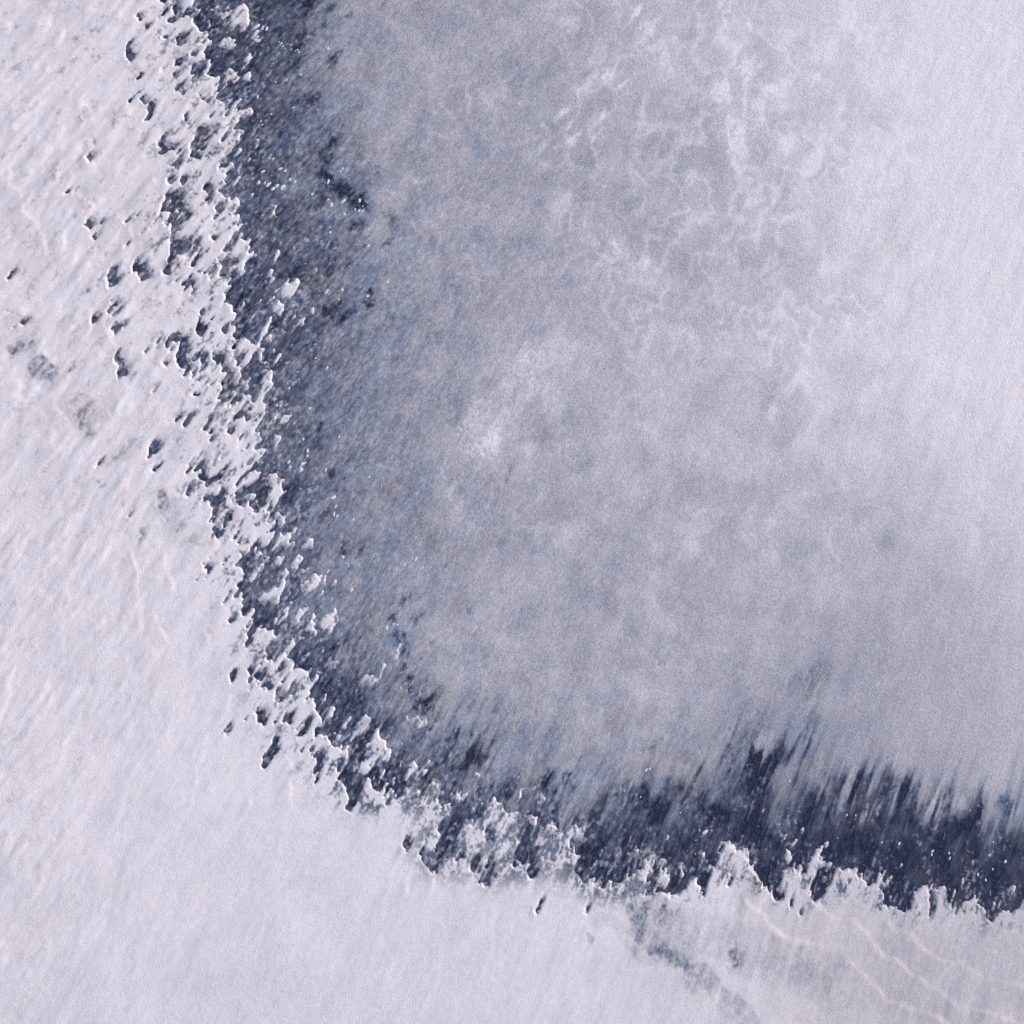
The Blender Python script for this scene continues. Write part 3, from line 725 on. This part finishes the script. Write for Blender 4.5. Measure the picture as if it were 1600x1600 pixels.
mg = bpy.data.materials.new("distant_snow"); mg.use_nodes = True
nt = mg.node_tree; bs = nt.nodes["Principled BSDF"]
co = nt.nodes.new("ShaderNodeTexCoord").outputs["Object"]
n1 = noise(nt, co, 0.3, 5, 0.6)
nt.links.new(mix(nt, n1.outputs[0], (0.62, 0.61, 0.68), (0.80, 0.775, 0.845)), bs.inputs["Base Color"])
bs.inputs["Roughness"].default_value = 0.9

# ---------------------------------------------------------------- meshes
WARM = np.clip(rough * (0.45 + 0.8 * fbm(U / 60, V / 22, 231, 3)) + 0.5 * np.clip(blur(R1, 1), 0, 1) + 0.35 * sstep(1050, 1300, PX) * sstep(1250, 1400, PY), 0, 1)  # crust tint, with the ridges' sunlit cream painted into the colour
WXm = (PX - 800) / 100; WYm = (800 - PY) / 100

def grid_mesh(name, cells, Z, mat, cov, blue, origin=None):
    """cells: bool (N-1,N-1) of grid cells to keep, cut out of the survey grid"""
    ci, cj = np.nonzero(cells)
    q = np.stack([ci * N + cj, (ci + 1) * N + cj, (ci + 1) * N + cj + 1, ci * N + cj + 1], 1)
    ids, inv = np.unique(q, return_inverse=True)
    inv = inv.reshape(-1)
    co = np.stack([WXm.ravel()[ids], WYm.ravel()[ids], Z.ravel()[ids]], 1).astype(np.float32)
    if origin is None: origin = (0, 0, 0)
    co -= np.array(origin, np.float32)
    me = bpy.data.meshes.new(name)
    me.vertices.add(len(ids)); me.vertices.foreach_set("co", co.ravel())
    me.loops.add(len(inv)); me.loops.foreach_set("vertex_index", inv.astype(np.int32))
    me.polygons.add(len(q)); me.polygons.foreach_set("loop_start", np.arange(0, len(inv), 4, dtype=np.int32))
    me.polygons.foreach_set("loop_total", np.full(len(q), 4, np.int32))
    me.update(calc_edges=True)
    me.polygons.foreach_set("use_smooth", np.ones(len(q), bool))
    for nm, A in (("cover", cov), ("blue", blue), ("warm", WARM)):
        a = me.attributes.new(nm, 'FLOAT', 'POINT'); a.data.foreach_set("value", A.ravel()[ids].astype(np.float32))
    me.materials.append(mat)
    o = bpy.data.objects.new(name, me); C.collection.objects.link(o); o.location = origin
    return o

def flat(name, r, z, mat, hole=None):
    me = bpy.data.meshes.new(name)
    if hole is None:
        me.from_pydata([(-r, -r, z), (r, -r, z), (r, r, z), (-r, r, z)], [], [(0, 1, 2, 3)])
    else:
        h = hole
        v = [(-r,-r,z),(r,-r,z),(r,r,z),(-r,r,z),(-h,-h,z),(h,-h,z),(h,h,z),(-h,h,z)]
        me.from_pydata(v, [], [(0,1,5,4),(1,2,6,5),(2,3,7,6),(3,0,4,7)])
    me.materials.append(mat)
    o = bpy.data.objects.new(name, me); C.collection.objects.link(o); return o

def put(o, label=None, cat=None, kind=None, group=None):
    if label: o["label"] = label
    if cat: o["category"] = cat
    if kind: o["kind"] = kind
    if group: o["group"] = group
    return o

put(flat("frozen_lake", 12, -0.004, mi), "dark navy bare lake ice showing between snow and frost", "ice", "structure")
put(flat("ground", 900, -0.02, mg, hole=10.9), "snow covered lake surface stretching away beyond the ice", "snow", "structure")

cellmax = lambda a: np.maximum(np.maximum(a[:-1, :-1], a[1:, :-1]), np.maximum(a[:-1, 1:], a[1:, 1:]))
snowcell = cellmax(zs) > -0.003
# frost sheet everywhere it is more than a trace and not buried under the bank
deep = (blur(M, 4) > 0.985)
frostcell = (cellmax(DEN) > 0.012) & ~(deep[:-1, :-1] & deep[1:, 1:])
put(grid_mesh("frost", frostcell, ZF, MAT_FROST, DEN, BLUE), "grey lilac frost dusted over the dark ice, thicker to the right", "frost", "stuff")

# connected pieces of snow: the bank, and every patch standing alone on the ice
def components(B):
    lab = np.zeros(B.shape, np.int32); par = [0]
    def find(a):
        while par[a] != a: par[a] = par[par[a]]; a = par[a]
        return a
    prev = []
    for i in range(B.shape[0]):
        d = np.diff(np.concatenate(([0], B[i].astype(np.int8), [0])))
        st = np.nonzero(d == 1)[0]; en = np.nonzero(d == -1)[0]
        cur = []; p = 0
        for s, e in zip(st, en):
            l = 0
            while p < len(prev) and prev[p][1] <= s: p += 1
            q = p
            while q < len(prev) and prev[q][0] < e:
                r = find(prev[q][2])
                if l == 0: l = r
                elif r != l: par[r] = l
                q += 1
            if l == 0: l = len(par); par.append(l)
            lab[i, s:e] = l; cur.append((s, e, l))
        prev = cur
    root = np.array([find(k) for k in range(len(par))], np.int32)
    return root[lab]
LAB = components(snowcell)
ids, cnt = np.unique(LAB[LAB > 0], return_counts=True)
order = np.argsort(-cnt); ids, cnt = ids[order], cnt[order]
sblue = np.clip(0.5 + 0.8 * fbm(U / 60, V / 40, 151, 3) + 0.5 * STAINF, 0, 1.1)
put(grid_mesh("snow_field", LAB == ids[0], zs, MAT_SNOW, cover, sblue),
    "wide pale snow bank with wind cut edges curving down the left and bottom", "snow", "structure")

isles = []
rest = np.zeros(LAB.shape, bool)
for k, n in zip(ids[1:], cnt[1:]):
    c = LAB == k
    ii, jj = np.nonzero(c)
    x, y = LO + jj.mean() * STEP, LO + ii.mean() * STEP
    if n < 11 or not (-5 < x < 1605 and -5 < y < 1605):
        rest |= c; continue
    al = math.radians(40 + 0.0115 * (x + y))
    uu = jj * math.cos(al) - ii * math.sin(al); vv = jj * math.sin(al) + ii * math.cos(al)
    isles.append((n, x, y, c, uu.std() / max(vv.std(), 0.3)))
print("snow patches:", len(isles))

def section(x, y):
    if y > 1120:
        if x > 1350: return "at the right end of the bottom dark band"
        if x > 1150: return "right of the snow peak in the bottom dark band"
        if x > 1000: return "left of the snow peak in the bottom dark band"
        if x > 780: return "in the middle of the bottom dark band"
        return "where the dark band turns along the bottom"
    if y > 930: return "on the lower bend of the dark band"
    if y > 790: return "above the lower bend of the dark band"
    if y > 600: return "halfway down the left dark band"
    if y > 430: return "above the middle of the left dark band"
    if y > 280: return "in the upper left dark band"
    if y > 140: return "below the top of the left dark band"
    return "at the top of the left dark band"
ORD = ["largest", "second largest", "third largest", "fourth largest", "fifth largest", "sixth largest", "seventh largest", "eighth largest", "ninth largest", "tenth largest", "eleventh largest", "twelfth largest", "thirteenth largest", "fourteenth largest", "fifteenth largest", "sixteenth largest", "seventeenth largest", "eighteenth largest", "nineteenth largest", "twentieth largest"]
seen = {}
for n, x, y, c, asp in sorted(isles, key=lambda t: -t[0]):
    shp = "narrow" if asp > 2.3 else ("oblong" if asp > 1.4 else "stubby")
    key = (section(x, y), shp); r = seen.get(key, 0); seen[key] = r + 1
    big = "" if n > 60 else "thin "
    lab = f"{ORD[min(r, 19)]} {shp} snow patch {key[0]}"
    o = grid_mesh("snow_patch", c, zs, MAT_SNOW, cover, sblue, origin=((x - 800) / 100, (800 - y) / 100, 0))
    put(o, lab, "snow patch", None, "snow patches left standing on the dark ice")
if rest.any():
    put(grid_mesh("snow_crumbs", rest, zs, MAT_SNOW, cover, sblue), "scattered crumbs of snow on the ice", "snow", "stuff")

# ---------------------------------------------------------------- ice chips lying on the dark ice
mc = bpy.data.materials.new("white_ice_chip"); mc.use_nodes = True
nt = mc.node_tree; bs = nt.nodes["Principled BSDF"]
co = nt.nodes.new("ShaderNodeTexCoord").outputs["Object"]
n1 = noise(nt, co, 40, 3, 0.6)
nt.links.new(mix(nt, n1.outputs[0], (0.62, 0.66, 0.78), (0.84, 0.84, 0.88)), bs.inputs["Base Color"]); bs.inputs["Roughness"].default_value = 0.45
CHIPS = [
("white ice chip among the pale blocks at the top of the left dark band", "ice chips by the top blocks", [(417,45,3.6),(411,43,2.8),(403,151,3.2),(402,63,2.2)]),
("tiny white ice chip in the glittering cluster below the top dark patches", "glittering ice chips near the top", [(440,68,1.8),(442,72,1.6),(438,70,1.2),(445,76,1.2),(465,78,1.6),(467,81,1.8),(462,79,1.2),(482,57,2),(436,66,1.2),(455,77,1.2)]),
("single white ice chip on grey blue frost near the top", "lone ice chips on the upper frost", [(513,76,2.6),(470,117,1.9),(449,125,1.4),(459,168,2),(424,179,1.6),(408,189,2),(410,195,1.6),(431,129,1.5)]),
("rounded white snow chip in the tight huddle on the upper left dark band", "huddle of snow chips", [(411,268,2.6),(438,264,3.6),(446,267,3),(420,288,4.6),(426,296,4),(433,290,3),(442,292,4.4),(453,281,2.8),(461,284,2.6),(414,286,2),(427,248,2.4),(420,247,1.8)]),
("white ice chip beside the black crack across the upper frost", "ice chips along the black crack", [(513,285,3),(488,303,2.6),(513,312,2),(518,321,2.8),(537,314,3.4),(562,314,3.4),(561,329,3),(567,330,2),(555,327,1.8),(538,335,2.8),(567,322,1.4),(535,264,2.6),(532,268,1.8)]),
("small white ice chip on the mottled frost right of the dark band", "ice chips on the mottled frost", [(516,355,1.6),(516,363,2),(561,377,1.4),(576,384,2.6),(605,441,2.4),(607,436,1.6),(574,463,2.8),(535,453,2.4),(530,468,1.8),(577,358,1.4)]),
("small white ice chip scattered halfway down the dark band", "ice chips halfway down", [(492,538,1.6),(493,560,1.8),(465,581,1.6),(467,592,1.4),(498,562,1.2),(452,607,2),(485,638,2.2),(433,634,2.2),(438,634,1.8),(474,686,2.6),(530,682,2.6),(481,704,3),(480,712,2.2),(509,734,2.8),(451,722,2.6),(453,730,2.2),(470,764,1.4)]),
("white ice chip in the short chain above the lower bend", "chain of ice chips", [(520,778,3.6),(525,791,3),(522,803,3),(527,806,2),(552,812,2.2),(577,745,2),(612,733,1.6)]),
("pale ice chip on the blue frost by the lower bend", "ice chips by the lower bend", [(536,870,3),(545,885,1.8),(650,873,3.2),(632,883,2.2),(660,887,1.8),(615,975,2.2),(621,976,2),(604,981,3),(626,1075,1.6),(628,1162,1.6),(557,862,1.4)]),
("small white ice chip in the bottom dark band", "ice chips in the bottom band", [(1010,1203,3),(1015,1201,2),(1001,1245,1.4),(1378,1316,2),(1323,1274,2.4),(1337,1274,1.6),(1234,1220,1.8),(1457,1330,2.8),(1456,1336,2),(1484,1341,2.4),(1483,1333,1.8),(1546,1336,2),(1552,1316,1.6),(1571,1346,2.6),(1551,1358,2),(1528,1366,2.4),(1405,1318,2.6),(1244,1286,1.4),(1218,1288,1.2),(1226,1310,1.6),(1063,1270,1.2),(1540,1375,2.4)]),
]
random.seed(5)
def chip_mesh(seed):
    r = random.Random(seed)
    import bmesh
    bm = bmesh.new(); bmesh.ops.create_icosphere(bm, subdivisions=2, radius=1)
    ph = [r.uniform(0, 6.28) for _ in range(6)]
    for v in bm.verts:
        p = v.co.copy()
        k = 1 + 0.22 * math.sin(2.3 * p.x + ph[0]) + 0.2 * math.sin(3.1 * p.y + ph[1]) + 0.15 * math.sin(4 * p.z + 2 * p.x + ph[2]) + r.uniform(-.08, .08)
        v.co = (p.x * k * 1.15, p.y * k * 0.85, max(p.z, -0.3) * k * 0.32 + 0.08)
    me = bpy.data.meshes.new("ice_chip"); bm.to_mesh(me); bm.free(); me.materials.append(mc); return me
shapes = [chip_mesh(s) for s in range(7)]
for lab, grp, items in CHIPS:
    for x, y, r in items:
        o = bpy.data.objects.new("ice_chip", random.choice(shapes)); C.collection.objects.link(o)
        i, j = int((y - LO) / STEP), int((x - LO) / STEP)
        z = max(ZF[i, j], zs[i, j], 0)
        o.location = ((x - 800) / 100, (800 - y) / 100, z)
        s = r / 100 * 0.78
        o.scale = (s * random.uniform(1.0, 1.6), s * random.uniform(.6, 1.0), s * random.uniform(.5, .9))
        o.rotation_euler = (0, 0, math.radians(40 + 0.0115 * (x + y)) + random.uniform(-.6, .6))
        put(o, lab, "ice chip", None, grp)
